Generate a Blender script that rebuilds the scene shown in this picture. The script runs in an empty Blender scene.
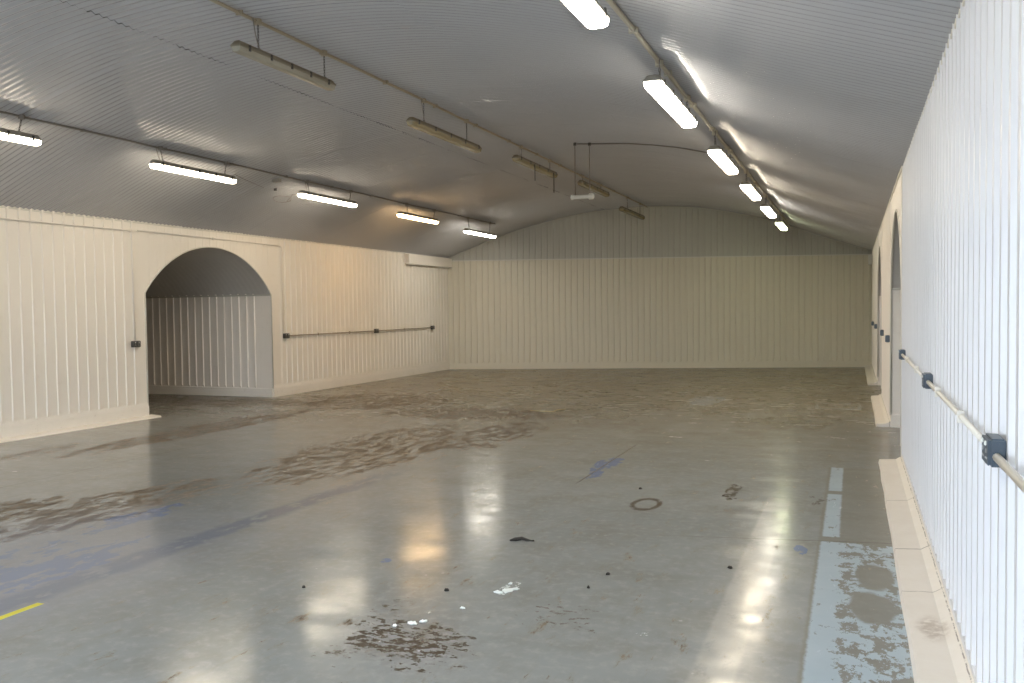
import bpy, bmesh, math, random
from mathutils import Vector, Matrix
random.seed(7)
C = bpy.context.scene.collection
PI = math.pi
XL, XR = -10.2, 0.46            # side walls
YR = -2.0                       # rear wall
E0, E1 = (-10.2, 21.6), (0.46, 24.48)   # the end wall runs askew between these
PR = [(-10.35,2.94),(-10.2,3.01),(-9.0,3.49),(-8.27,3.745),(-6.9,4.09),(-5.7,4.235),(-4.6,4.26),(-3.5,4.17),(-2.4,3.94),(-1.51,3.675),(-.75,3.40),(.46,2.99),(.60,2.94)]

def prof(x):
    n = len(PR)
    for i in range(n-1):
        if x <= PR[i+1][0] or i == n-2:
            break
    def slope(k):
        if k == 0: return (PR[1][1]-PR[0][1])/(PR[1][0]-PR[0][0])
        if k == n-1: return (PR[-1][1]-PR[-2][1])/(PR[-1][0]-PR[-2][0])
        return (PR[k+1][1]-PR[k-1][1])/(PR[k+1][0]-PR[k-1][0])
    x0,z0 = PR[i]; x1,z1 = PR[i+1]; h = x1-x0; t = (x-x0)/h
    return ((2*t**3-3*t*t+1)*z0+(t**3-2*t*t+t)*h*slope(i)+(-2*t**3+3*t*t)*z1+(t**3-t*t)*h*slope(i+1))

def end_y(x): return E0[1]+(x-E0[0])*(E1[1]-E0[1])/(E1[0]-E0[0])

# ------------------------------------------------------------------ materials
class N:
    """a tiny expression wrapper for shader node maths"""
    def __init__(s, nt, sock): s.nt, s.k = nt, sock
    def op(s, o, b=None, c=None, clamp=False):
        n = s.nt.nodes.new('ShaderNodeMath'); n.operation = o; n.use_clamp = clamp
        for i, v in enumerate((s, b, c)):
            if v is None: continue
            if isinstance(v, N): s.nt.links.new(v.k, n.inputs[i])
            else: n.inputs[i].default_value = v
        return N(s.nt, n.outputs[0])
    def __add__(s, b): return s.op('ADD', b)
    def __sub__(s, b): return s.op('SUBTRACT', b)
    def __mul__(s, b): return s.op('MULTIPLY', b)
    __radd__ = __add__; __rmul__ = __mul__
    def inv(s): return (s*-1.0)+1.0
    def mx(s, b): return s.op('MAXIMUM', b)
    def mn(s, b): return s.op('MINIMUM', b)
    def ab(s): return s.op('ABSOLUTE')
    def step(s, a, b):
        n = s.nt.nodes.new('ShaderNodeMapRange'); n.interpolation_type = 'SMOOTHSTEP'
        s.nt.links.new(s.k, n.inputs[0]); n.inputs[1].default_value = a; n.inputs[2].default_value = b
        return N(s.nt, n.outputs[0])

def newmat(name):
    m = bpy.data.materials.new(name); m.use_nodes = True
    return m, m.node_tree, m.node_tree.nodes['Principled BSDF']

def pos(nt):
    g = nt.nodes.new('ShaderNodeNewGeometry'); s = nt.nodes.new('ShaderNodeSeparateXYZ')
    nt.links.new(g.outputs['Position'], s.inputs[0])
    return [N(nt, s.outputs[i]) for i in range(3)]

def vec(nt, x, y, z):
    c = nt.nodes.new('ShaderNodeCombineXYZ')
    for i, v in enumerate((x, y, z)):
        if isinstance(v, N): nt.links.new(v.k, c.inputs[i])
        else: c.inputs[i].default_value = v
    return c.outputs[0]

def noise(nt, v, scale, detail=4, rough=.55):
    n = nt.nodes.new('ShaderNodeTexNoise'); nt.links.new(v, n.inputs['Vector'])
    n.inputs['Scale'].default_value = scale; n.inputs['Detail'].default_value = detail
    n.inputs['Roughness'].default_value = rough
    return N(nt, n.outputs['Fac'])

def mix(nt, f, a, b):
    n = nt.nodes.new('ShaderNodeMix'); n.data_type = 'RGBA'
    if isinstance(f, N): nt.links.new(f.k, n.inputs[0])
    else: n.inputs[0].default_value = f
    for i, v in ((6, a), (7, b)):
        if isinstance(v, tuple): n.inputs[i].default_value = (*v, 1)
        else: nt.links.new(v, n.inputs[i])
    return n.outputs[2]

def bump(nt, bs, h, strength, dist):
    b = nt.nodes.new('ShaderNodeBump'); b.inputs['Strength'].default_value = strength
    b.inputs['Distance'].default_value = dist
    nt.links.new(h.k, b.inputs['Height']); nt.links.new(b.outputs[0], bs.inputs['Normal'])

def paint(name, col, rough=.4, var=.06, dirt=None, dirt_amt=.25, scale=2.0, metal=0.0, wav=0.0, spec=.5):
    m, nt, bs = newmat(name)
    x, y, z = pos(nt)
    v = vec(nt, x, y, z)
    n = noise(nt, v, scale, 5)
    c = mix(nt, n, tuple(k*(1-var) for k in col), tuple(min(1, k*(1+var)) for k in col))
    if dirt:
        d = noise(nt, v, scale*4.3, 8, .7).step(.56, .74)*dirt_amt
        c = mix(nt, d, c, dirt)
    nt.links.new(c, bs.inputs['Base Color'])
    r = n*.14+(rough-.07)
    nt.links.new(r.k, bs.inputs['Roughness'])
    bs.inputs['Metallic'].default_value = metal
    bs.inputs['Specular IOR Level'].default_value = spec
    if wav: bump(nt, bs, noise(nt, v, 3.2, 2, .5), 1.0, wav)
    return m

def emit(name, col, strength):
    m, nt, bs = newmat(name)
    bs.inputs['Base Color'].default_value = (.8, .8, .78, 1)
    bs.inputs['Roughness'].default_value = .3
    x, y, z = pos(nt)
    n = noise(nt, vec(nt, x, y, z), 5, 2)
    c = mix(nt, n, tuple(k*.95 for k in col), col)
    nt.links.new(c, bs.inputs['Emission Color'])
    bs.inputs['Emission Strength'].default_value = strength
    return m

M = {}
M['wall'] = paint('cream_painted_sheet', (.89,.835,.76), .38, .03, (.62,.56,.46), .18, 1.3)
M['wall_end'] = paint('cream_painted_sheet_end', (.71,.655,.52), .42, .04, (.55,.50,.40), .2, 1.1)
M['wall_right'] = paint('white_painted_sheet', (.70,.70,.715), .33, .03, (.62,.58,.52), .15, 1.5)
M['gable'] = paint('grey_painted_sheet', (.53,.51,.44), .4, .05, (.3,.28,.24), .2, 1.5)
M['ceiling'] = paint('glossy_grey_white_corrugated_sheet', (.465,.468,.488), .09, .05, (.30,.28,.26), .12, 1.2, wav=.010, spec=.8)
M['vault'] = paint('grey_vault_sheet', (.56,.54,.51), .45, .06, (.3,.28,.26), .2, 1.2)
M['lap_shade'] = paint('painted_lap_shade', (.03,.03,.03), .8)  # near-black colour stands in for the shade inside the ceiling sheet laps
M['skirting'] = paint('skirting_paint', (.89,.84,.765), .42, .04, (.45,.38,.30), .3, 3)
M['trim'] = paint('trim_paint', (.70,.67,.60), .42, .05, (.4,.36,.3), .3, 4)
M['conduit_cream'] = paint('dirty_cream_conduit', (.50,.46,.36), .5, .1, (.2,.17,.13), .5, 5)
M['conduit_white'] = paint('white_painted_conduit', (.80,.78,.72), .35, .05, (.3,.27,.23), .35, 9)
M['conduit_grey'] = paint('grey_conduit', (.20,.18,.16), .5, .1)
M['conduit_brown'] = paint('brown_grey_conduit', (.33,.28,.20), .5, .1)
M['socket'] = paint('slate_grey_steel', (.075,.10,.13), .38, .1, (.25,.25,.25), .25, 20)
M['socket_dark'] = paint('dark_steel', (.07,.068,.065), .4, .1, (.25,.25,.25), .3, 20)
M['plate'] = paint('brushed_plate', (.42,.42,.42), .35, .1, metal=.6)
M['black'] = paint('black_plastic', (.02,.02,.02), .5)
M['chain'] = paint('dark_chain_steel', (.05,.045,.04), .45, .1)
M['housing'] = paint('grey_fixture_housing', (.33,.31,.27), .5, .08, (.15,.12,.09), .5, 8)
M['housing_off'] = paint('dirty_fixture_housing', (.20,.17,.12), .5, .1, (.08,.06,.04), .6, 8)
M['diffuser_off'] = paint('yellowed_diffuser', (.31,.26,.15), .22, .15, (.16,.12,.07), .5, 6)
M['diffuser_grey'] = paint('grey_diffuser', (.35,.33,.27), .25, .12, (.2,.17,.12), .5, 6)
M['white'] = paint('white_enamel', (.78,.78,.74), .3, .04)
M['flake'] = paint('white_paint_flake', (.78,.84,.84), .5, .05)
M['scrap'] = paint('black_scrap', (.02,.018,.015), .7, .1)
M['straw'] = paint('pale_straw', (.62,.54,.34), .6, .1)
WARM = (1.0, .86, .68)
M['lamp'] = emit('lit_diffuser', (1.0, .86, .65), 17)
M['lamp_cool'] = emit('lit_diffuser_cool', (1.0, .925, .79), 17)
M['lamp_orange'] = emit('lit_diffuser_orange', (1.0, .64, .30), 17)
M['lamp_green'] = emit('lit_diffuser_green', (.93, 1.0, .62), 7)
M['ground'] = paint('outside_concrete', (.36,.36,.35), .8, .1, (.2,.2,.2), .3, 2)

def floor_mat():
    m, nt, bs = newmat('worn_painted_concrete')
    X, Y, Z = pos(nt)
    v = vec(nt, X, Y, 0.0)
    vs = vec(nt, X*3.2, Y*.8, 0.0)                 # streaks run along the hall
    vs2 = vec(nt, X*2.0, Y*1.0, 3.3)
    n1 = noise(nt, v, .35, 5, .6); n2 = noise(nt, v, 2.2, 6, .65); n3 = noise(nt, v, 14, 6, .7)
    f1 = noise(nt, vs, 3.1, 9, .72); f2 = noise(nt, vs2, 4.5, 9, .7); f3 = noise(nt, vs2, 11, 6, .7)
    wob = noise(nt, v, 3.0, 7, .7)-.5; wob2 = noise(nt, vec(nt, X, Y, 7.7), 3.0, 7, .7)-.5
    wf = noise(nt, v, 16, 5, .7)-.5
    def ell(cx, cy, rx, ry, w=.5, soft=.35, W=1.0):
        dx = (X+wob*w*W-cx)*(1/rx); dy = (Y+wob2*w*2.2*W-cy)*(1/ry)
        return (dx*dx+dy*dy).op('SQRT').step(1.0+soft, 1.0-soft)
    def box(x0, x1, y0, y1, w=.03, s=.01):
        xx = X+wf*w; yy = Y+wf*w*2
        a = xx.step(x0-s, x0+s)*xx.step(x1+s, x1-s)
        return a*yy.step(y0-s, y0+s)*yy.step(y1+s, y1-s)
    def un(*a):
        r = a[0]
        for k in a[1:]: r = r.mx(k)
        return r
    # grey floor paint, going browner and duller towards the back
    g = mix(nt, n1.step(.3, .7), (.258,.275,.275), (.312,.327,.327))
    g = mix(nt, n2.step(.40, .75)*.6, g, (.225,.220,.20))
    g = mix(nt, n3.step(.45, .75)*.5, g, (.39,.395,.385))
    g = mix(nt, f1.step(.5, .7)*.35, g, (.25,.24,.20))
    back = (Y+wob*7).step(7.5, 19.0)
    g = mix(nt, back*.85, g, (.195,.162,.10))
    g = mix(nt, (back*noise(nt, vec(nt, X*1.1, Y*.55, 6.0), 1.6, 7, .65).step(.46, .58))*.65, g, (.12,.09,.05))
    g = mix(nt, back*f2.step(.58, .70)*.3, g, (.28,.26,.20))
    # worn brown runs
    wear = un(ell(-5.15, 8.9, .85, 2.3), ell(-5.75, 5.6, .5, 1.2), ell(-6.5, 4.9, .35, .9), ell(-4.95, 7.2, .2, .6)*.8, ell(-8.9, 7.6, .25, .7)*.8, ell(-8.35, 9.9, .42, 2.7), ell(-5.5, 12.4, 1.6, .8),
              ell(-11.3, 12.9, 2.6, .9), ell(-6.3, 4.4, .25, .9), ell(-8.0, 13.6, 1.6, 1.4), ell(-4.3,10.4,.5,1.4,.6))
    f4 = noise(nt, vec(nt, X*3.4, Y*1.1, 8.0), 3.4, 7, .78)
    wsum = (wear*.27+(f1-.5)*.9+(f4-.5)*1.5+(f2-.5)*.4)
    wm = wsum.step(.245, .27)
    g = mix(nt, wm, g, mix(nt, f3.step(.4, .6), (.095,.072,.052), (.185,.15,.11)))
    edge = wsum.step(.17, .235)*wm.inv()
    g = mix(nt, edge*.35, g, (.24,.21,.165))
    # flaked dark group at the front, small dark chips everywhere
    fl = un(ell(-2.0, 3.70, .42, .36, .6, .5), ell(-1.45, 4.30, .34, .16, .5)*.8, ell(-2.3, 4.0, .14, .35, .4)*.8)
    flm = (fl*.385+noise(nt, vec(nt, X*1.0, Y*1.6, 1.0), 13, 6, .72)).step(.87, .89)
    g = mix(nt, flm, g, (.085,.07,.055))
    chips = noise(nt, vec(nt, X, Y*1.4, 5.0), 7.0, 3, .6)
    g = mix(nt, chips.step(.765, .775), g, (.045,.035,.03))
    # blue paint showing along the old lane line
    bl = (X+Y*-.035+wob*.22+4.50).ab().step(.17, .06)*(Y+wob).step(8.6, 6.5)
    bl = bl*f2.step(.35, .5)
    g = mix(nt, bl*.8, g, (.14,.16,.215))
    b2 = un(ell(-4.75, 4.1, .30, .75, .5), ell(-2.79, 4.92, .05, .07, .1), ell(-5.25, 5.35, .2, .5, .4), ell(-2.35, 8.6, .13, .75, .3), ell(-.32, 6.0, .045, .13, .1), ell(-5.2,3.9,.5,.8,.5)*.7)
    g = mix(nt, (b2*.35+f2).step(.78, .84)*.85, g, (.15,.20,.34))
    g = mix(nt, ell(-5.0, 4.2, 1.0, 1.4, .6, .6)*.40, g, (.29,.32,.40))  # wide soft bluish tint: daylight from behind put into the floor colour
    # thin pale-blue strip on the right with its flaked patch
    chipn = noise(nt, vec(nt, X*1.8, Y*1.1, 2.0), 6.0, 9, .74)
    keep = chipn.step(.60, .585)
    s1 = box(-.195, -.085, 6.42, 9.2)*keep
    s1 = s1*((Y-7.96).ab().step(.05, .09))
    s2 = box(-.20, .275, 1.0, 6.28)
    dens = (X*-1.0).step(.04, .13)     # denser paint on the left edge
    s2 = s2*(chipn-(dens*.11)).step(.515, .50)
    s2 = s2*un(ell(.12, 5.55, .11, .27, .1, .12), ell(.10, 4.98, .12, .26, .1, .12)).inv()
    blue = (.40,.50,.55)
    g = mix(nt, box(-.22, .27, 1, 9.2)*.5, g, (.235,.225,.185))
    g = mix(nt, s1.mx(s2), g, mix(nt, n2, (.38,.47,.54), (.48,.56,.62)))
    # paler old lane stripe
    g = mix(nt, box(-.66, -.47, .5, 7.6, .02, .015)*f2.step(.3, .5)*.40, g, (.47,.46,.43))
    # faded lane marks further back
    rect = (box(-.55, .12, 14.4, 15.3)*box(-.50, .07, 14.55, 15.15).inv())
    g = mix(nt, rect*f2.step(.42, .5)*.6, g, (.40,.42,.42))
    g = mix(nt, (ell(-2.35, 15.2, .35, .9, .6)*.3+f2).step(.72, .78)*.6, g, (.34,.37,.40))
    # yellow tape end
    g = mix(nt, box(-4.235, -4.185, -3, 3.56, .004, .003), g, (.72,.66,.05))
    # ring stain, scribble of dirt
    dx = (X+wf*.03+1.57)*(1/.105); dy = (Y+wf*.04-7.03)*(1/.20)
    rr = (dx*dx+dy*dy).op('SQRT')
    g = mix(nt, (rr-1.0).ab().step(.30, .08)*f3.step(.3, .5)*.85, g, (.085,.06,.035))
    g = mix(nt, (ell(-.97, 7.75, .07, .38, .2)*.3+f3).step(.76, .80)*.85, g, (.08,.06,.04))
    g = mix(nt, (ell(-.28, 7.6, .10, .22, .2)*.22+f3).step(.74, .80)*.6, g, (.09,.075,.05))
    # white scuffs
    ws = un(ell(-1.84, 4.66, .05, .16, .1), ell(-2.0, 3.7, .3, .2, .4)*.6, ell(-2.12, 4.14, .05, .04, .1)*.8, ell(-3.3, 4.6, .7, .5, .5)*.5, ell(-.95, 4.2, .06, .05, .05)*.9, ell(-3.9, 3.7,.7,.6,.5)*.45)
    wn = noise(nt, vec(nt, X*1.2, Y*.8, 9.0), 17, 5, .7)
    g = mix(nt, (ws*.32+wn).step(.83, .86)*.9, g, (.66,.72,.72))
    # construction joints
    def joint(d, w=.008): return d.ab().step(w, w*.4)
    j = un(joint(Y-6.32+X*-.18+wf*.02)*X.step(-1.6, -.3), joint(Y-12.3+X*.02+wf*.03)*.7, joint(X+2.36+wf*.02, .012)*(Y.step(7.6, 7.8)*Y.step(10.2, 9.9)),
           joint(X+7.4+wf*.02, .01)*.6)
    g = mix(nt, j*.65, g, (.10,.09,.075))
    nt.links.new(g, bs.inputs['Base Color'])
    r = (n2*.14+n3*.06+wm*.30+back*.06+flm*.25)+noise(nt, vec(nt, X*1.2, Y*2.2, 4.0), 1.7, 5, .6).step(.42, .66)*.10+.05
    nt.links.new(r.k, bs.inputs['Roughness'])
    bs.inputs['Specular IOR Level'].default_value = .18
    h = n2*.5+f2*.35+n3*.08-(wm*.25)-(flm*.2)
    bump(nt, bs, h, .30, .0035)
    return m
M['floor'] = floor_mat()

def plinth_mat():
    m, nt, bs = newmat('cream_plinth')
    X, Y, Z = pos(nt); v = vec(nt, X, Y, Z)
    n = noise(nt, v, 5, 6, .65); f = noise(nt, v, 22, 5, .7)
    wf = noise(nt, v, 12, 4, .7)-.5
    c = mix(nt, n, (.74,.68,.60), (.86,.82,.76))
    dx = (X+wf*.06-.36)*(1/.07); dy = (Y+wf*.12-4.62)*(1/.17)
    st = (dx*dx+dy*dy).op('SQRT').step(1.3, .5)*f.step(.3, .6)
    c = mix(nt, st*.6, c, (.33,.25,.18))
    jj = (Y-6.1+wf*.03).ab().step(.010, .004).mx((Y-5.2+wf*.04).ab().step(.008, .003)*.6).mx((Y-7.6+wf*.03).ab().step(.012, .004)*.6).mx((X-.450+wf*.010).ab().step(.004,.0015)*f.step(.4,.55))
    c = mix(nt, jj*.75, c, (.14,.11,.085))
    c = mix(nt, f.step(.72, .78)*.5, c, (.2,.16,.13))
    nt.links.new(c, bs.inputs['Base Color']); bs.inputs['Roughness'].default_value = .5
    bump(nt, bs, n, .4, .01)
    return m
M['plinth'] = plinth_mat()

# ------------------------------------------------------------------ helpers
def obj(name, bm, mat, parent=None, smooth=False, recalc=False):
    me = bpy.data.meshes.new(name)
    if recalc: bmesh.ops.recalc_face_normals(bm, faces=bm.faces)
    bm.to_mesh(me); bm.free()
    for k in (mat if isinstance(mat, (list, tuple)) else [mat]): me.materials.append(k)
    if smooth:
        for p in me.polygons: p.use_smooth = True
    o = bpy.data.objects.new(name, me); C.objects.link(o)
    if parent: o.parent = parent
    return o

def struct(name, bm, mat, **k):
    o = obj(name, bm, mat, **k); o['kind'] = 'structure'; return o

def tag(o, label, cat, group=None):
    o['label'] = label; o['category'] = cat
    if group: o['group'] = group
    return o

def thing(name, label, cat, loc, group=None):
    o = bpy.data.objects.new(name, None); C.objects.link(o); o.location = loc
    o.empty_display_size = .1
    return tag(o, label, cat, group)

def add_box(bm, x0, x1, y0, y1, z0, z1, bev=0):
    vs = [bm.verts.new((x, y, z)) for z in (z0, z1) for y in (y0, y1) for x in (x0, x1)]
    fs = [bm.faces.new([vs[i] for i in q]) for q in ((0,2,3,1),(4,5,7,6),(0,1,5,4),(2,6,7,3),(0,4,6,2),(1,3,7,5))]
    if bev:
        es = list({e for f in fs for e in f.edges})
        bmesh.ops.bevel(bm, geom=es, offset=bev, segments=2, affect='EDGES')

def add_tube(bm, pts, r, seg=8, cap=True, closed=False):
    pts = [Vector(p) for p in pts]; n = len(pts); rings = []
    up = None
    for i, p in enumerate(pts):
        if closed: t = (pts[(i+1) % n]-pts[i-1]).normalized()
        else: t = (pts[min(i+1, n-1)]-pts[max(i-1, 0)]).normalized()
        if up is None:
            up = Vector((0,0,1)) if abs(t.z) < .9 else Vector((1,0,0))
        a = t.cross(up).normalized(); b = a.cross(t).normalized(); up = b
        rr = r[i] if isinstance(r, (list, tuple)) else r
        rings.append([bm.verts.new(p+a*rr*math.cos(2*PI*k/seg)+b*rr*math.sin(2*PI*k/seg)) for k in range(seg)])
    m = n if closed else n-1
    for i in range(m):
        A, B = rings[i], rings[(i+1) % n]
        for k in range(seg): bm.faces.new((A[k], A[(k+1) % seg], B[(k+1) % seg], B[k]))
    if cap and not closed:
        bm.faces.new(list(reversed(rings[0]))); bm.faces.new(rings[-1])

def add_loft(bm, loops, cap0=True, cap1=True):
    rs = [[bm.verts.new(p) for p in L] for L in loops]
    for A, B in zip(rs, rs[1:]):
        n = len(A)
        for k in range(n): bm.faces.new((A[k], A[(k+1) % n], B[(k+1) % n], B[k]))
    if cap0: bm.faces.new(list(reversed(rs[0])))
    if cap1: bm.faces.new(rs[-1])

# ribbed sheeting ------------------------------------------------------------
def rib_points(u0, u1, pitch=.1755, phase=0.0, w=.014, s=.009, plain=()):
    """(u, height 0..1) samples of box-ribbed sheeting between u0 and u1"""
    out = [(u0, 0)]
    k = math.ceil((u0+.03-phase)/pitch)
    while phase+k*pitch < u1-.03:
        c = phase+k*pitch; k += 1
        if any(a < c < b for a, b in plain): continue
        out += [(c-w-s, 0), (c-w, 1), (c+w, 1), (c+w+s, 0)]
    out.append((u1, 0))
    return out

def sheet(bm, P, nrm, pts, zb, zt, amp, fade=.05, amp_fn=None):
    """P(u)->(x,y) ground line, nrm->(nx,ny) into the room; the ribs die away at the bottom"""
    cols = []
    for u, h in pts:
        x, y = P(u); a = amp*h*(amp_fn(u) if amp_fn else 1)
        b, t = zb(u), zt(u)
        f = fade if b < .6 else .0
        z = [b, b+f+1e-4, t]
        off = [a*(0 if f else 1), a, a]
        cols.append([bm.verts.new((x+nrm[0]*o, y+nrm[1]*o, q)) for o, q in zip(off, z)])
    for A, B in zip(cols, cols[1:]):
        for i in range(2): bm.faces.new((A[i], B[i], B[i+1], A[i+1]))

def arch_z(u, c, hw, zs, rise):
    d = abs(u-c)
    if d > hw+1e-6: return None
    R = (hw*hw+rise*rise)/(2*rise)
    return zs+math.sqrt(max(0, R*R-d*d))-(R-rise)

ARL = (12.235, 1.585, 1.925, .80)        # left arch
AR1 = (11.10, 1.37, 1.80, .88)           # right arches
AR2 = (17.63, 1.28, 1.79, .88)

def wall_along_y(name, x, nx, y0, y1, arches, base, amp, mat, phase=0, plain=(), amp_fn=None, fade=.05):
    pts = rib_points(y0, y1, phase=phase, plain=plain)
    ext = []
    for c, hw, zs, rise in arches:
        for k in range(41):
            ext.append((c-hw*math.cos(PI*k/40), None))
    def height(u):
        for (a, ha), (b, hb) in zip(pts, pts[1:]):
            if a <= u <= b: return ha+(hb-ha)*(u-a)/max(1e-9, b-a)
        return 0
    allp = sorted([(u, h if h is not None else height(u)) for u, h in pts+ext])
    segs = [(y0, y1, None)]
    cuts = sorted(arches, key=lambda a: a[0])
    bm = bmesh.new(); cur = y0; rng = []
    for a in cuts:
        rng.append((cur, a[0]-a[1], None)); rng.append((a[0]-a[1], a[0]+a[1], a)); cur = a[0]+a[1]
    rng.append((cur, y1, None))
    for a, b, A in rng:
        if b-a < 1e-4: continue
        sp = [(a, height(a))]+[(u, h) for u, h in allp if a+1e-4 < u < b-1e-4]+[(b, height(b))]
        zb = (lambda u: base) if A is None else (lambda u, A=A: arch_z(u, *A))
        sheet(bm, lambda u: (x, u), (nx, 0), sp, zb, lambda u: prof(x)+.03, amp, fade, amp_fn)
    return struct(name, bm, mat)

# ------------------------------------------------------------------ the shell
bm = bmesh.new()
vs = [bm.verts.new(p) for p in ((-20, YR-.1, 0), (7, YR-.1, 0), (7, 26, 0), (-20, 26, 0))]; bm.faces.new(vs)
struct('floor', bm, M['floor'])
bm = bmesh.new()
vs = [bm.verts.new(p) for p in ((-40, -60, -.02), (30, -60, -.02), (30, YR-.1, -.02), (-40, YR-.1, -.02))]; bm.faces.new(vs)
struct('floor_outside', bm, M['ground'])

# corrugated barrel ceiling: three sheets across, lapped at two seams
def ceiling():
    pitch = .085; per = 8; SW = pitch*9
    bm = bmesh.new()
    ys = []; y = YR
    rnd = random.Random(3); tilt = {}
    while y < 25.0:
        ys.append(y); y += pitch/per
    spans = ((-10.30, -6.12, 0, .0), (-6.12, -3.56, 1, .005), (-3.56, .56, 2, .0))
    edge = {}
    for x0, x1, j, dz in spans:
        n = max(14, int((x1-x0)/.16)); grid = []
        for y in ys:
            k = math.floor((y+.3*j)/SW); key = (j, k)
            if key not in tilt: tilt[key] = (rnd.uniform(-.013, .013), rnd.uniform(-.0015, .0015), rnd.uniform(-.004, .004))
            t = tilt[key]; f = (y+.3*j)-k*SW-SW/2
            w = .0082*math.cos(2*PI*y/pitch)
            row = []
            for i in range(n+1):
                x = x0+(x1-x0)*i/n
                z = prof(x)+dz+w+t[0]*f+t[1]+t[2]*math.sin(PI*i/n)*.6
                row.append(bm.verts.new((x, y, z)))
            grid.append(row)
        for a, b in zip(grid, grid[1:]):
            for i in range(n):
                fc = bm.faces.new((a[i], b[i], b[i+1], a[i+1])); fc.smooth = True
        edge[j] = (grid, n)
    for j, side in ((0, -1), (2, 0)):
        ga, gb = edge[j][0], edge[1][0]
        for q in range(len(ga)-1):
            a0, a1 = ga[q][side], ga[q+1][side]
            bi = 0 if j == 0 else -1
            b0, b1 = gb[q][bi], gb[q+1][bi]
            v = [bm.verts.new(p.co) for p in (a0, a1, b1, b0)]
            fc = bm.faces.new(v); fc.material_index = 1
    bm.normal_update()
    return struct('ceiling', bm, [M['ceiling'], M['lap_shade']])
ceiling()

# side walls
wall_along_y('wall_left', XL, 1, YR, 21.75, [ARL], .20, .015, M['wall'], phase=8.309-.1755*60,
             plain=((10.52, 10.66), (13.8, 14.05)), amp_fn=lambda u: .22 if 10.5 < u < 14.1 else 1)
wall_along_y('wall_right', XR+.018, -1, YR, 9.70, [], .05, .018, M['wall_right'], phase=2.996, fade=.002)
wall_along_y('wall_right_rear_half', XR+.004, -1, 9.70, 24.6, [AR1, AR2], .05, .012, M['wall'], phase=2.996,
             plain=((9.6, 9.75), (12.4, 12.7), (16.1, 16.4), (18.9, 19.1)), amp_fn=lambda u: .3 if (9.6 < u < 12.6 or 16.3 < u < 19) else 1, fade=.002)
bm = bmesh.new()   # free edge of the near sheeting, a narrow angle
add_box(bm, XR-.006, XR+.04, 9.680, 9.704, .0, 3.02, .003)
struct('trim_1', bm, M['trim'])

# end wall with its gable
eL = math.hypot(E1[0]-E0[0], E1[1]-E0[1]); ed = ((E1[0]-E0[0])/eL, (E1[1]-E0[1])/eL); en = (ed[1], -ed[0])
EP = lambda u: (E0[0]+ed[0]*u, E0[1]+ed[1]*u)
ZE = lambda u: 2.925-.03*u/eL
bm = bmesh.new()
sheet(bm, EP, en, rib_points(-.1, eL+.1, pitch=.1595, phase=.12, w=.013), lambda u: .15, ZE, .020, .04)
add_p = [EP(-.1), EP(eL+.1)]
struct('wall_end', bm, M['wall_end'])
bm = bmesh.new()
GP = lambda u: (EP(u)[0]-en[0]*.07, EP(u)[1]-en[1]*.07)
sheet(bm, GP, en, rib_points(-.1, eL+.1, pitch=.1595, phase=.12, w=.013), lambda u: ZE(u)-.1, lambda u: max(ZE(u)+.02, prof(min(.5, max(-10.3, GP(u)[0])))+.03), .014, 0)
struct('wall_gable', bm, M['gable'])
def along_end(bm, o0, o1, z0, z1, fn=None, u0=-.1, u1=None):
    u1 = eL+.1 if u1 is None else u1
    loops = []
    for u in (u0, u1):
        x, y = EP(u); dz = (ZE(u)-2.925) if fn else 0
        loops.append([(x+en[0]*o, y+en[1]*o, z+dz) for o, z in ((o0, z0), (o1, z0), (o1, z1), (o0, z1))])
    add_loft(bm, loops)
bm = bmesh.new(); along_end(bm, -.08, .028, 2.915, 2.94, True); struct('trim_2', bm, M['trim'], recalc=True)
bm = bmesh.new(); along_end(bm, -.02, .030, 0, .155); struct('baseboard_end', bm, M['wall_end'], recalc=True)
bm = bmesh.new()    # cover strip where ceiling meets the gable
strip = []
pts = []
for i in range(61):
    u = eL*i/60; x, y = EP(u); pts.append((x+en[0]*.0, y+en[1]*.0, prof(x)-.012))
add_tube(bm, pts, .014, 6)
struct('trim_3', bm, M['gable'], smooth=True)

# left skirting (two runs) and low kerb
def prism_y(bm, prof2, y0, y1): add_loft(bm, [[(x, y0, z) for x, z in prof2], [(x, y1, z) for x, z in prof2]])
bm = bmesh.new()
pf = [(XL-.02, 0), (XL+.022, 0), (XL+.018, .16), (XL+.002, .225), (XL-.02, .225)]
prism_y(bm, pf, YR, ARL[0]-ARL[1]); struct('baseboard_left', bm, M['skirting'], recalc=True)
bm = bmesh.new(); prism_y(bm, pf, ARL[0]+ARL[1], 21.7); struct('baseboard_left_rear', bm, M['skirting'], recalc=True)
bm = bmesh.new(); prism_y(bm, [(XL, 0), (-10.0, 0), (-10.02, .022), (XL, .035)], YR, 10.72); struct('trim_4', bm, M['skirting'], recalc=True)

# right plinths
def plinth(name, y0, y1, x0):
    bm = bmesh.new()
    n = max(2, int((y1-y0)/.5)); L = []
    for i in range(n+1):
        y = y0+(y1-y0)*i/n; j = random.uniform(-.004, .004)
        L.append([(XR+.06, y, 0), (x0+j, y, 0), (x0+.010+j, y, .035), (XR-.055, y, .045), (XR-.004, y, .075), (XR+.001, y, .085), (XR+.06, y, .085)])
    add_loft(bm, L); struct(name, bm, M['plinth'], recalc=True)
plinth('baseboard_right', YR, 9.62, .245)
plinth('baseboard_right_middle', AR1[0]+AR1[1], AR2[0]-AR2[1], .29)
plinth('baseboard_right_rear', AR2[0]+AR2[1], 24.42, .28)

bm = bmesh.new(); add_box(bm, XR-.001, XR+.05, YR, 9.62, .07, .105, .002); struct('trim_11', bm, M['wall_right'])
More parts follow.
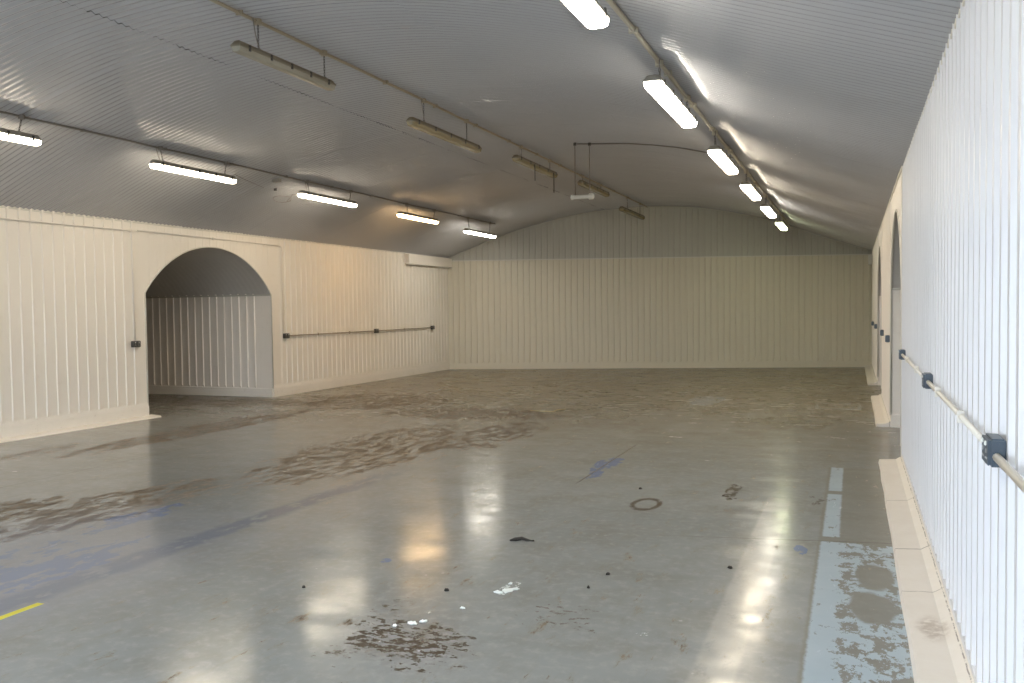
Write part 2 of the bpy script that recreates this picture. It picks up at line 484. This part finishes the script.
# rear wall behind the camera, with its wide doorway open to daylight
bm = bmesh.new()
D0, D1, DZ = -7.0, -.25, 2.7
def rear(x0, x1, z0f):
    n = max(2, int((x1-x0)/.25)); prev = None
    for i in range(n+1):
        x = x0+(x1-x0)*i/n
        c = (bm.verts.new((x, YR, z0f)), bm.verts.new((x, YR, prof(x)+.03)))
        if prev: bm.faces.new((prev[0], c[0], c[1], prev[1]))
        prev = c
rear(-10.3, D0, 0); rear(D0, D1, DZ); rear(D1, .56, 0)
struct('wall_rear', bm, M['wall'])

# passages through the arches
def passage(pre, A, xw, sgn, depth, mat):
    c, hw, zs, rise = A
    ya, yb = c-hw, c+hw
    for side, y, n in (('near', ya, 1), ('far', yb, -1)):
        bm = bmesh.new()
        xs = rib_points(.34, depth, phase=.40, w=.014)
        xs = [(0, 0)]+xs
        sheet(bm, lambda u: (xw+sgn*u, y), (0, n), xs, lambda u: .16, lambda u: zs+.25, .020, .05)
        struct('wall_passage_%s_%s' % (pre, side), bm, mat)
        bm = bmesh.new()
        a, b = sorted((xw, xw+sgn*depth)); y2 = y+n*.028
        add_box(bm, a, b, min(y-.01*n, y2), max(y-.01*n, y2), 0, .165, .003)
        struct('baseboard_passage_%s_%s' % (pre, side), bm, M['skirting'])
    bm = bmesh.new(); a, b = sorted((xw+sgn*.012, xw+sgn*depth))
    for y, n in ((ya, 1), (yb, -1)):
        add_box(bm, a, b, min(y, y+n*.026), max(y, y+n*.026), zs-.012, zs+.016, .002)
    struct('trim_passage_%s' % pre, bm, M['gable'])
    bm = bmesh.new(); L = []
    for k in range(33):
        y = c-hw*math.cos(PI*k/32); L.append((y, arch_z(y, *A)))
    m = int(depth/.03)
    rows = []
    for i in range(m+1):
        x = xw+sgn*depth*i/m
        rows.append([bm.verts.new((x, y, z+.004*(1-math.cos(2*PI*i/4)))) for y, z in L])
    for a, b in zip(rows, rows[1:]):
        for i in range(32):
            f = bm.faces.new((a[i], a[i+1], b[i+1], b[i])); f.smooth = True
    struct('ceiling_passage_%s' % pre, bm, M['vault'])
    bm = bmesh.new(); x = xw+sgn*depth
    ring = [bm.verts.new((x, ya, 0))]+[bm.verts.new((x, y, z+.02)) for y, z in L]+[bm.verts.new((x, yb, 0))]
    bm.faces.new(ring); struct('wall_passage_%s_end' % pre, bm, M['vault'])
passage('left', ARL, XL, -1, 7.0, M['wall'])
passage('right', AR1, XR+.004, 1, 5.0, M['wall'])
passage('right_rear', AR2, XR+.004, 1, 5.0, M['wall'])
def arch_trim(name, A, x, n, r=.016):
    c, hw, zs, rise = A; bm = bmesh.new()
    pts = [(x, c-hw, .16)]+[(x, c-hw*math.cos(PI*k/32), arch_z(c-hw*math.cos(PI*k/32), *A)) for k in range(33)]+[(x, c+hw, .16)]
    add_tube(bm, pts, r, 6); struct(name, bm, M['trim'], smooth=True)
arch_trim('trim_5', ARL, XL+.002, 1, .012)
arch_trim('trim_6', AR1, XR+.004, -1, .016)
arch_trim('trim_7', AR2, XR+.004, -1, .016)

# angle along the top of the side walls
for i, (x, n, y0, y1) in enumerate(((XL, 1, YR, 21.7), (XR+.018, -1, YR, 9.7), (XR+.004, -1, 9.7, 24.4))):
    bm = bmesh.new(); a, b = sorted((x-.01*n, x+n*.014)); add_box(bm, a, b, y0, y1, prof(x)-.025, prof(x)+.012, .002)
    struct('trim_%d' % (8+i), bm, M['trim'])

# boxed-in bulkhead at the far top of the left wall
bm = bmesh.new(); add_box(bm, XL+.024, XL+.12, 19.14, 21.6, 2.752, 2.985, .006)
o = obj('boxed_ledge', bm, M['wall'])
bm = bmesh.new(); add_box(bm, XL+.024, XL+.135, 19.12, 21.6, 2.735, 2.757, .003); obj('bottom_strip', bm, M['trim'], o)
tag(o, 'long cream boxed-in casing high on the left wall at the far corner', 'boxing')
bm = bmesh.new(); add_box(bm, XR-.10, XR-.008, 23.9, 24.22, 2.62, 2.86, .01)
tag(obj('junction_housing', bm, M['trim']), 'small pale box high in the far right corner beneath the ceiling', 'box')

# ------------------------------------------------------------------ light fittings
def outline(L, w, rnd, z, inset=0):
    """rounded-end outline, long in y"""
    a = L/2-inset; b = w/2-inset; r = min(rnd, b); pts = []
    for cx, cy, s in ((b-r, a-r, 0), (-b+r, a-r, 1), (-b+r, -a+r, 2), (b-r, -a+r, 3)):
        for k in range(6):
            t = (s+k/5)*PI/2
            pts.append((cx+r*math.cos(t), cy+r*math.sin(t), z))
    return pts

def chain_bm(p0, p1):
    bm = bmesh.new(); p0, p1 = Vector(p0), Vector(p1); d = p1-p0; n = max(3, int(d.length/.026)); t = d.normalized()
    a = t.cross(Vector((0,1,0))).normalized(); b = t.cross(a).normalized()
    for i in range(n):
        c = p0+d*((i+.5)/n); h = d.length/n*.66; s = a if i % 2 else b
        pts = [c+t*h*math.cos(2*PI*k/10)+s*.0075*math.sin(2*PI*k/10) for k in range(10)]
        add_tube(bm, pts, .0026, 5, closed=True)
    return bm

def fitting(name, label, group, x, y0, y1, zb, hooks, lit, w=.135, rnd=.05, tiltx=0, style='lit', slant=.04, zc=None, drop=0):
    """weatherproof batten, zb = underside of the diffuser"""
    L = y1-y0; yc = (y0+y1)/2
    t = thing(name, label, 'ceiling light', (x, yc, zb), group)
    hm = M['housing'] if style == 'lit' else M['housing_off']
    bm = bmesh.new()
    add_loft(bm, [outline(L, w, rnd, .046), outline(L, w+.006, rnd, .050), outline(L, w+.006, rnd, .064), outline(L, w, rnd, .068, .004), outline(L, w, rnd, .098, .022), outline(L, w, rnd, .104, .03)])
    o = obj('housing', bm, hm, t, recalc=True)
    bm = bmesh.new()
    add_loft(bm, [outline(L, w, rnd, 0, .022), outline(L, w, rnd, .008, .010), outline(L, w, rnd, .046, .002)])
    obj('diffuser', bm, lit, t, recalc=True)
    for s in (-1, 1):
        for k in range(5):
            yy = -L/2+.14+(L-.28)*k/4
            bm = bmesh.new(); add_box(bm, s*(w/2-.002), s*(w/2+.007), yy-.012, yy+.012, .030, .082) if s > 0 else add_box(bm, s*(w/2+.007), s*(w/2-.002), yy-.012, yy+.012, .030, .082)
            obj('clip', bm, M['chain'], t)
    for i, hy in enumerate(hooks):
        zt = (prof(x) if zc is None else zc)-zb-.015
        s = slant*(1 if i == 0 else -1)
        bm = chain_bm((0, hy-yc, zt-.03), (0, hy-yc+s, .104)); ch = obj('chain', bm, M['chain'], t)
        bm = bmesh.new(); add_tube(bm, [(0, hy-yc, zt-.005), (0, hy-yc, zt-.034)], .018, 10); obj('hook', bm, M['chain'], ch)
        bm = bmesh.new(); add_box(bm, -.016, .016, hy-yc+s-.012, hy-yc+s+.012, .098, .114, .002); obj('bracket', bm, M['chain'], t)
    # flex from the trunking box down to the fitting
    bm = bmesh.new(); hy = hooks[0]-yc; zt = prof(x)-zb-.03
    pts = [(.02, hy-.10+.10*q, zt+(0.10-zt)*q+(-.05*math.sin(PI*q))) for q in [k/10 for k in range(11)]]
    add_tube(bm, pts, .0045, 6); obj('flex', bm, M['conduit_grey'], t, smooth=True)
    return t

GR, GL, GC = 'lit strip lights along the right conduit', 'lit strip lights along the left conduit', 'unlit strip lights along the centre conduit'
XRc, XLc, XCc = -1.51, -8.27, -5.03
right = [(3.86, 5.50, 'lamp_cool', 'lit strip light cut by the top edge, nearest of the right-hand row', (4.2, 5.35)),
         (7.08, 8.86, 'lamp_cool', 'large bright white strip light hanging from the right conduit, second from the front', (7.38, 8.71)),
         (10.45, 12.2, 'lamp', 'bright right-row strip light where the thin cross cable meets the conduit', (10.56, 11.94)),
         (13.62, 15.36, 'lamp', 'right-row strip light third from the far end wall, just past the cross cable', (13.8, 15.1)),
         (16.78, 18.5, 'lamp_cool', 'small lit strip light, second from last of the right-hand row', (17.0, 18.3)),
         (20.05, 21.75, 'lamp_green', 'dim greenish strip light, last of the right row by the end wall', (20.3, 21.5))]
right += [(.60, 2.38, 'lamp_cool', 'lit right-row strip light outside the picture, almost over the camera', (.9, 2.1))]
for y0, y1, m, lab, hk in right:
    fitting('strip_light', lab, GR, XRc, y0, y1, 3.375, hk, M[m], w=.155, rnd=.035, slant=0 if y0 > 9 else .03)
left = [(5.7, 7.17, 3.445, 'lamp', 'lit strip light cut by the left edge of the picture above the cream wall', (5.9, 6.95)),
        (8.80, 10.42, 3.45, 'lamp', 'lit strip light of the left row directly above and before the big arch', (8.97, 10.24)),
        (12.0, 13.70, 3.45, 'lamp', 'left-row strip light just right of the dangling cable and small box', (12.23, 13.55)),
        (15.3, 17.0, 3.44, 'lamp_orange', 'orange-tinted strip light, second from last of the left row', (15.65, 16.89)),
        (18.47, 20.22, 3.365, 'lamp_cool', 'white strip light hanging lowest, last of the left row by the far corner', (18.65, 19.95))]
left += [(2.4, 4.0, 3.45, 'lamp_cool', 'lit left-row strip light outside the picture, nearest the rear doorway', (2.6, 3.8))]
for y0, y1, z, m, lab, hk in left:
    fitting('strip_light', lab, GL, XLc, y0, y1, z, hk, M[m], w=.13, rnd=.06)
cen = [(6.38, 7.92, 3.90, 'diffuser_grey', 'unlit grey batten with four dark clips, nearest the camera on the centre conduit', (6.71, 7.78), .01),
       (9.62, 11.75, 3.875, 'diffuser_off', 'unlit dirty yellowed strip light at the middle of the ceiling, second on centre conduit', (10.01, 11.33), .05),
       (13.2, 15.25, 3.985, 'diffuser_off', 'unlit dirty strip light with two loose wires dangling below it', (13.5, 14.95), .05),
       (16.8, 18.9, 4.06, 'diffuser_off', 'unlit dark strip light right behind the hanging white tube', (17.0, 18.35), .05),
       (20.1, 22.4, 3.88, 'diffuser_off', 'unlit dark strip light nearest the gable, last on the centre conduit', (20.71, 22.06), .05)]
for i, (y0, y1, z, m, lab, hk, rn) in enumerate(cen):
    t = fitting('strip_light', lab, GC, XCc, y0, y1, z-.02, hk, M[m], w=.10 if i == 0 else .125, rnd=rn, style='off', slant=0)
    if i == 2:
        for yy, dz in ((13.95, .22), (14.95, .30)):
            bm = bmesh.new(); add_tube(bm, [(.07, yy-(y0+y1)/2, .05), (.073, yy-(y0+y1)/2, -.05), (.07, yy-(y0+y1)/2+.01, -dz)], .008, 6)
            obj('loose_wire', bm, M['black'], t)

# ------------------------------------------------------------------ ceiling conduits
def conduit(x, y0, y1, r, mat, label, boxes, strap=1.3, dz=.012):
    z = prof(x)-r-dz
    bm = bmesh.new(); n = int((y1-y0)/.6)
    add_tube(bm, [(x+random.uniform(-.004, .004), y0+(y1-y0)*i/n, z+random.uniform(-.004, .004)) for i in range(n+1)], r, 8)
    o = obj('ceiling_conduit', bm, mat, smooth=True); tag(o, label, 'conduit')
    for b in boxes:
        bm = bmesh.new(); add_tube(bm, [(x, b, z+.02), (x, b, z-r-.012)], .034, 14); obj('junction_box', bm, mat, o)
    y = y0+.6
    while y < y1-.3:
        bm = bmesh.new(); add_box(bm, x-r-.016, x+r+.016, y-.009, y+.009, z-r-.003, z+r*1.2); obj('saddle', bm, mat, o); y += strap
conduit(XRc, YR+.05, 23.9, .019, M['conduit_cream'], 'dirty cream conduit along the ceiling above the right-hand lit lights', [.9,2.1,4.2,5.35,7.38,8.71,10.56,11.94,13.8,15.1,17,18.3,20.3,21.5])
conduit(XLc, YR+.05, 20.3, .013, M['conduit_grey'], 'thin dark conduit along the ceiling above the left-hand lit lights', [2.6,3.8,5.9,6.95,8.97,10.24,12.23,13.55,15.65,16.89,18.65,19.95])
conduit(XCc, YR+.05, 22.9, .017, M['conduit_brown'], 'brown and cream conduit along the crown of the ceiling over the unlit lights', [6.71,7.78,10.01,11.33,13.5,14.95,17,18.35,20.71,22.06])
bm = bmesh.new()
cp = [(-4.10,13.56),(-3.74,13.53),(-3.2,13.27),(-2.71,13.04),(-2.36,12.9),(-1.99,12.82),(-1.53,12.65)]
add_tube(bm, [(x, y, prof(x)-.014) for x, y in cp], .010, 6)
tag(obj('cross_cable', bm, M['conduit_grey'], smooth=True), 'thin dark cable crossing the ceiling between the hanging tube and the right conduit', 'cable')

# white tube on two dark drops
t = thing('hanging_tube', 'short white tube hung level on two dark rods from the crown', 'hanging tube', (-4.0, 13.5, 3.37))
bm = bmesh.new(); add_tube(bm, [(-.17,0,0), (.13,0,0)], .032, 16); obj('tube', bm, M['white'], t, smooth=False)
bm = bmesh.new(); add_tube(bm, [(.10,0,0),(.11,0,0),(.17,0,0),(.185,0,0)], [.036,.05,.05,.03], 16); obj('end_cap', bm, M['white'], t)
bm = bmesh.new(); add_tube(bm, [(-.195,0,0),(-.185,0,0),(-.16,0,0),(-.15,0,0)], [.025,.042,.042,.034], 16); obj('end_cap', bm, M['white'], t)
for dx in (-.12, .12):
    bm = bmesh.new(); add_tube(bm, [(dx,0,.03), (dx,0,prof(-4.0+dx)-3.37-.01)], .009, 6); r = obj('drop_rod', bm, M['conduit_grey'], t)
    bm = bmesh.new(); add_tube(bm, [(dx,0,prof(-4.0+dx)-3.37-.005), (dx,0,prof(-4.0+dx)-3.37-.05)], .024, 10); obj('hook', bm, M['chain'], r)

# small box and dangling cable on the left haunch
bm = bmesh.new(); x = -8.43
t = thing('cable_box', 'small grey box on the ceiling left of the third left-row light, with looped cable', 'junction box', (x, 11.63, prof(x)))
bm = bmesh.new(); add_box(bm, -.05, .05, -.05, .05, -.055, .0, .004); obj('box', bm, M['housing'], t)
bm = bmesh.new(); pts = []
for k in range(46):
    q = k/45
    if q < .55: a = q/.55*2.6*PI; dx, dy = -.46+.09*math.cos(a)-.02*q, .78+.22*math.sin(a)
    else: w = (q-.55)/.45; dx, dy = -.50+.42*w+.06*math.sin(6*w), .95-.1*math.sin(PI*w)-.05*w
    pts.append((dx, dy, prof(x+dx)-prof(x)-.03-.02*math.sin(9*q)**2))
add_tube(bm, pts, .005, 5); obj('looped_cable', bm, M['conduit_grey'], t, smooth=True)
bm = bmesh.new(); pts = []
for k in range(20):
    q = k/19; xx = -.28+.19*q; pts.append((xx, .05-.95*q-.05*math.sin(3*q), prof(x+xx)-prof(x)-.022))
add_tube(bm, pts, .004, 5); obj('trailing_cable', bm, M['conduit_grey'], t, smooth=True)
bm = bmesh.new(); add_tube(bm, [(-.27,.33,prof(x-.27)-prof(x)-.04), (-.27,.33,prof(x-.27)-prof(x)+.01)], .026, 10); obj('round_plate', bm, M['chain'], t)

# ------------------------------------------------------------------ wall sockets
def socket(x, y, z, n, mat, label, group, w=.146, h=.092, d=.048):
    t = thing('wall_socket', label, 'socket', (x, y, z), group)
    a, b = sorted((0, n*d))
    bm = bmesh.new(); add_box(bm, a, b, -w/2, w/2, -h/2, h/2, .006); obj('back_box', bm, mat, t)
    a, b = sorted((n*d, n*(d+.006)))
    bm = bmesh.new(); add_box(bm, a, b, -w/2+.004, w/2-.004, -h/2+.004, h/2-.004, .002); pl = obj('face_plate', bm, mat, t)
    for s in (-1, 1):
        a, b = sorted((n*(d+.005), n*(d+.008)))
        bm = bmesh.new()
        add_box(bm, a, b, s*.036-.005, s*.036+.005, -.004, .010)
        for q in (-.011, .011): add_box(bm, a, b, s*.036+q-.004, s*.036+q+.004, -.024, -.017)
        obj('outlet', bm, M['plate'], pl)
        a, b = sorted((n*(d+.005), n*(d+.012)))
        bm = bmesh.new(); add_box(bm, a, b, s*.036-.007, s*.036+.007, .020, .035, .002); obj('switch', bm, M['white'], pl)
    return t
GS, GT = 'slate sockets along the right wall', 'dark sockets along the left wall'
ps = [(XR+.0, 3.255, 1.118, 'large slate-blue double socket nearest the camera on the right wall'),
      (XR+.0, 6.03, 1.125, 'slate-blue socket on the right wall, second from the right edge of the picture'),
      (XR+.0, 9.05, 1.13, 'slate-blue socket at the far end of the near right sheeting beside the arch'),
      (XR-.006, 12.66, 1.15, 'dark socket on the right wall immediately past the first right arch'),
      (XR-.006, 15.0, 1.16, 'dark socket midway between the two right-hand arches'),
      (XR-.006, 19.1, 1.17, 'tiny dark socket just beyond the second right-hand arch'),
      (XR-.006, 22.0, 1.17, 'tiny dark socket on the right wall closest to the end wall')]
for x, y, z, lab in ps: socket(x, y, z, -1, M['socket'], lab, GS)
pl = [(XL+.012, 10.40, 1.146, 'dark double socket left of the big arch below a vertical conduit'),
      (XL+.012, 14.21, 1.146, 'dark socket on the left wall close to the right side of the big arch'),
      (XL+.012, 17.65, 1.148, 'dark socket on the left wall, middle of the three joined by conduit'),
      (XL+.012, 20.54, 1.156, 'dark socket on the left wall nearest the far corner, ending the conduit')]
for x, y, z, lab in pl: socket(x, y, z, 1, M['socket_dark'], lab, GT, w=.15, h=.095)

def wall_conduit(pts, r, mat, label, straps=(), sx=0, seg=10):
    bm = bmesh.new(); add_tube(bm, pts, r, seg); o = obj('wall_conduit', bm, mat, smooth=True); tag(o, label, 'conduit')
    for (x, y, z) in straps:
        bm = bmesh.new(); add_box(bm, x-r-.002, x+r+.002, y-.008, y+.008, z-r-.014, z+r+.014, .002); obj('saddle', bm, mat, o)
xc = XR-.028
wall_conduit([(xc, -1.0, 1.11), (xc, 1.2, 1.108), (xc, 3.182, 1.106)], .0135, M['conduit_white'], 'thick white conduit running off the right edge from the nearest socket', [(xc, 1.9, 1.107)])
wall_conduit([(xc, 3.328, 1.114), (xc+.003, 4.6, 1.118), (xc, 5.957, 1.122)], .0125, M['conduit_white'], 'white conduit between the two nearest sockets on the right wall', [(xc, 4.2, 1.116), (xc, 5.3, 1.12)])
wall_conduit([(xc, 6.103, 1.125), (xc, 8.977, 1.13)], .0125, M['conduit_white'], 'white conduit between the second and third sockets on the right wall', [(xc, 7.0, 1.127), (xc, 8.2, 1.129)])
xl = XL+.036
wall_conduit([(xl, 14.285, 1.146), (xl, 17.575, 1.148)], .0125, M['conduit_brown'], 'horizontal conduit on the left wall from the arch-side socket to the middle one', [(xl, 15.3, 1.147), (xl, 16.5, 1.147)])
wall_conduit([(xl, 17.725, 1.148), (xl, 20.465, 1.156)], .0125, M['conduit_brown'], 'horizontal conduit on the left wall from the middle socket towards the far corner', [(xl, 19, 1.152)])
wall_conduit([(xl, YR+.05, 2.79), (xl, 3, 2.815), (xl, 8.2, 2.847), (xl, 10.30, 2.862), (xl, 10.37, 2.84), (xl, 10.385, 2.78), (xl, 10.39, 1.195)], .010, M['wall'], 'cream conduit along the left wall top, turning down to the socket beside the arch', [(xl, 8.0, 2.845), (xl, 6.0, 2.833)])
wall_conduit([(xl, 10.50, 2.875), (xl, 14.04, 2.868), (xl, 14.11, 2.85), (xl, 14.125, 2.79), (xl, 14.13, 1.197)], .008, M['wall'], 'cream conduit passing over the big arch and down its right side', [(xl, 12.2, 2.87)])

# ------------------------------------------------------------------ litter on the floor
def blob(name, x, y, r, mat, label, cat, group=None, h=.006, el=1.0, rot=0, seed=0):
    rnd = random.Random(seed); bm = bmesh.new(); n = 14; L = []
    rad = [r*(.65+.5*rnd.random()) for _ in range(n)]
    for s, z in ((.92, 0), (1.0, h*.5), (.8, h), (.4, h*1.3)):
        L.append([(rad[k]*s*math.cos(2*PI*k/n), rad[k]*s*math.sin(2*PI*k/n)*el, z*(.6+.8*((k*7) % 5)/5) if z else 0) for k in range(n)])
    add_loft(bm, L); o = obj(name, bm, mat, smooth=True, recalc=True); o.location = (x, y, .0005); o.rotation_euler.z = rot
    return tag(o, label, cat, group)
bm = bmesh.new()
add_tube(bm, [(-.075,-.02,.012), (-.045,.01,.016), (-.01,.045,.018), (.03,.03,.013), (.065,.028,.008), (.085,.03,.010)], [.006,.018,.016,.012,.005,.008], 8)
for v in bm.verts: v.co.z = max(0.0, v.co.z*.7)
o = obj('rag_scrap', bm, M['scrap'], smooth=True); o.location = (-2.13, 5.62, 0)
tag(o, 'crumpled black scrap lying alone on the grey floor near its middle', 'scrap')
for i, (x, y, r, lab) in enumerate(((-2.16, 4.49, .016, 'small dark crumb on the floor left of the white paint flakes'),
                                   (-1.37, 5.08, .015, 'dark crumb on the floor right of the black scrap, upper one'),
                                   (-1.41, 4.80, .011, 'tiny dark crumb on the floor between the scrap and the front edge'),
                                   (-2.97, 4.27, .012, 'dark crumb within the left front light reflection'),
                                   (-1.75, 7.6, .018, 'dark crumb on the mid floor above the brightest reflection, right side'),
                                   (-.70, 5.45, .018, 'dark crumb on the floor left of the pale lane stripe'))):
    blob('crumb', x, y, r, M['scrap'], lab, 'crumb', 'dark crumbs on the floor', .010, .8, i, i)
fl = [(-1.83,4.60,.030,'largest white paint flake at the heart of the flake cluster'), (-1.87,4.56,.022,'white paint flake on the left of the cluster'), (-1.80,4.64,.018,'white paint flake on the right of the cluster'),
      (-1.86,4.73,.014,'white paint flake at the back of the cluster'), (-2.10,3.96,.022,'white paint flake left of the dark worn patch'), (-2.06,4.00,.016,'small white paint flake beside the dark worn patch'),
      (-2.17,3.90,.012,'white paint flake left of the others by the dark patch'), (-1.95,4.25,.012,'lone white paint flake between the cluster and dark patch')]
for i, (x, y, r, lab) in enumerate(fl):
    blob('paint_flake', x, y, r, M['flake'], lab, 'paint flake', 'white paint flakes', .006, 1.5, 1.1*i, 20+i)
bm = bmesh.new()
add_tube(bm, [(-.28,.06,.004), (-.15,.02,.006), (0,-.05,.012), (.12,.02,.006), (.10,.22,.005), (.2,.36,.008)], .008, 5)
o = obj('loose_twine', bm, M['straw'], smooth=True); o.location = (-4.45, 12.9, .004)
tag(o, 'pale loose twine lying on the worn brown floor mid-hall', 'twine')

# ------------------------------------------------------------------ camera, sky, colour
yaw, pitch, roll, F = .369719, .036434, -.0125047, 880.12
f0 = Vector((-math.sin(yaw)*math.cos(pitch), math.cos(yaw)*math.cos(pitch), -math.sin(pitch)))
r0 = Vector((math.cos(yaw), math.sin(yaw), 0)); u0 = r0.cross(f0)
r = math.cos(roll)*r0+math.sin(roll)*u0; u = -math.sin(roll)*r0+math.cos(roll)*u0
cam = bpy.data.cameras.new('camera'); co = bpy.data.objects.new('camera', cam); C.objects.link(co)
cam.sensor_width = 36; cam.lens = F/1024*36; cam.clip_start = .05
mt = Matrix((r, u, -f0)).transposed().to_4x4(); mt.translation = (0, 0, 1.6); co.matrix_world = mt
sc = bpy.context.scene; sc.camera = co
w = bpy.data.worlds.new('sky'); sc.world = w; w.use_nodes = True
bg = w.node_tree.nodes['Background']; bg.inputs[0].default_value = (.74, .86, 1.0, 1); bg.inputs[1].default_value = 4.0
sc.view_settings.view_transform = 'Standard'; sc.view_settings.look = 'None'
sc.view_settings.gamma = 1; sc.view_settings.use_curve_mapping = False
sc.view_settings.exposure = 1.32
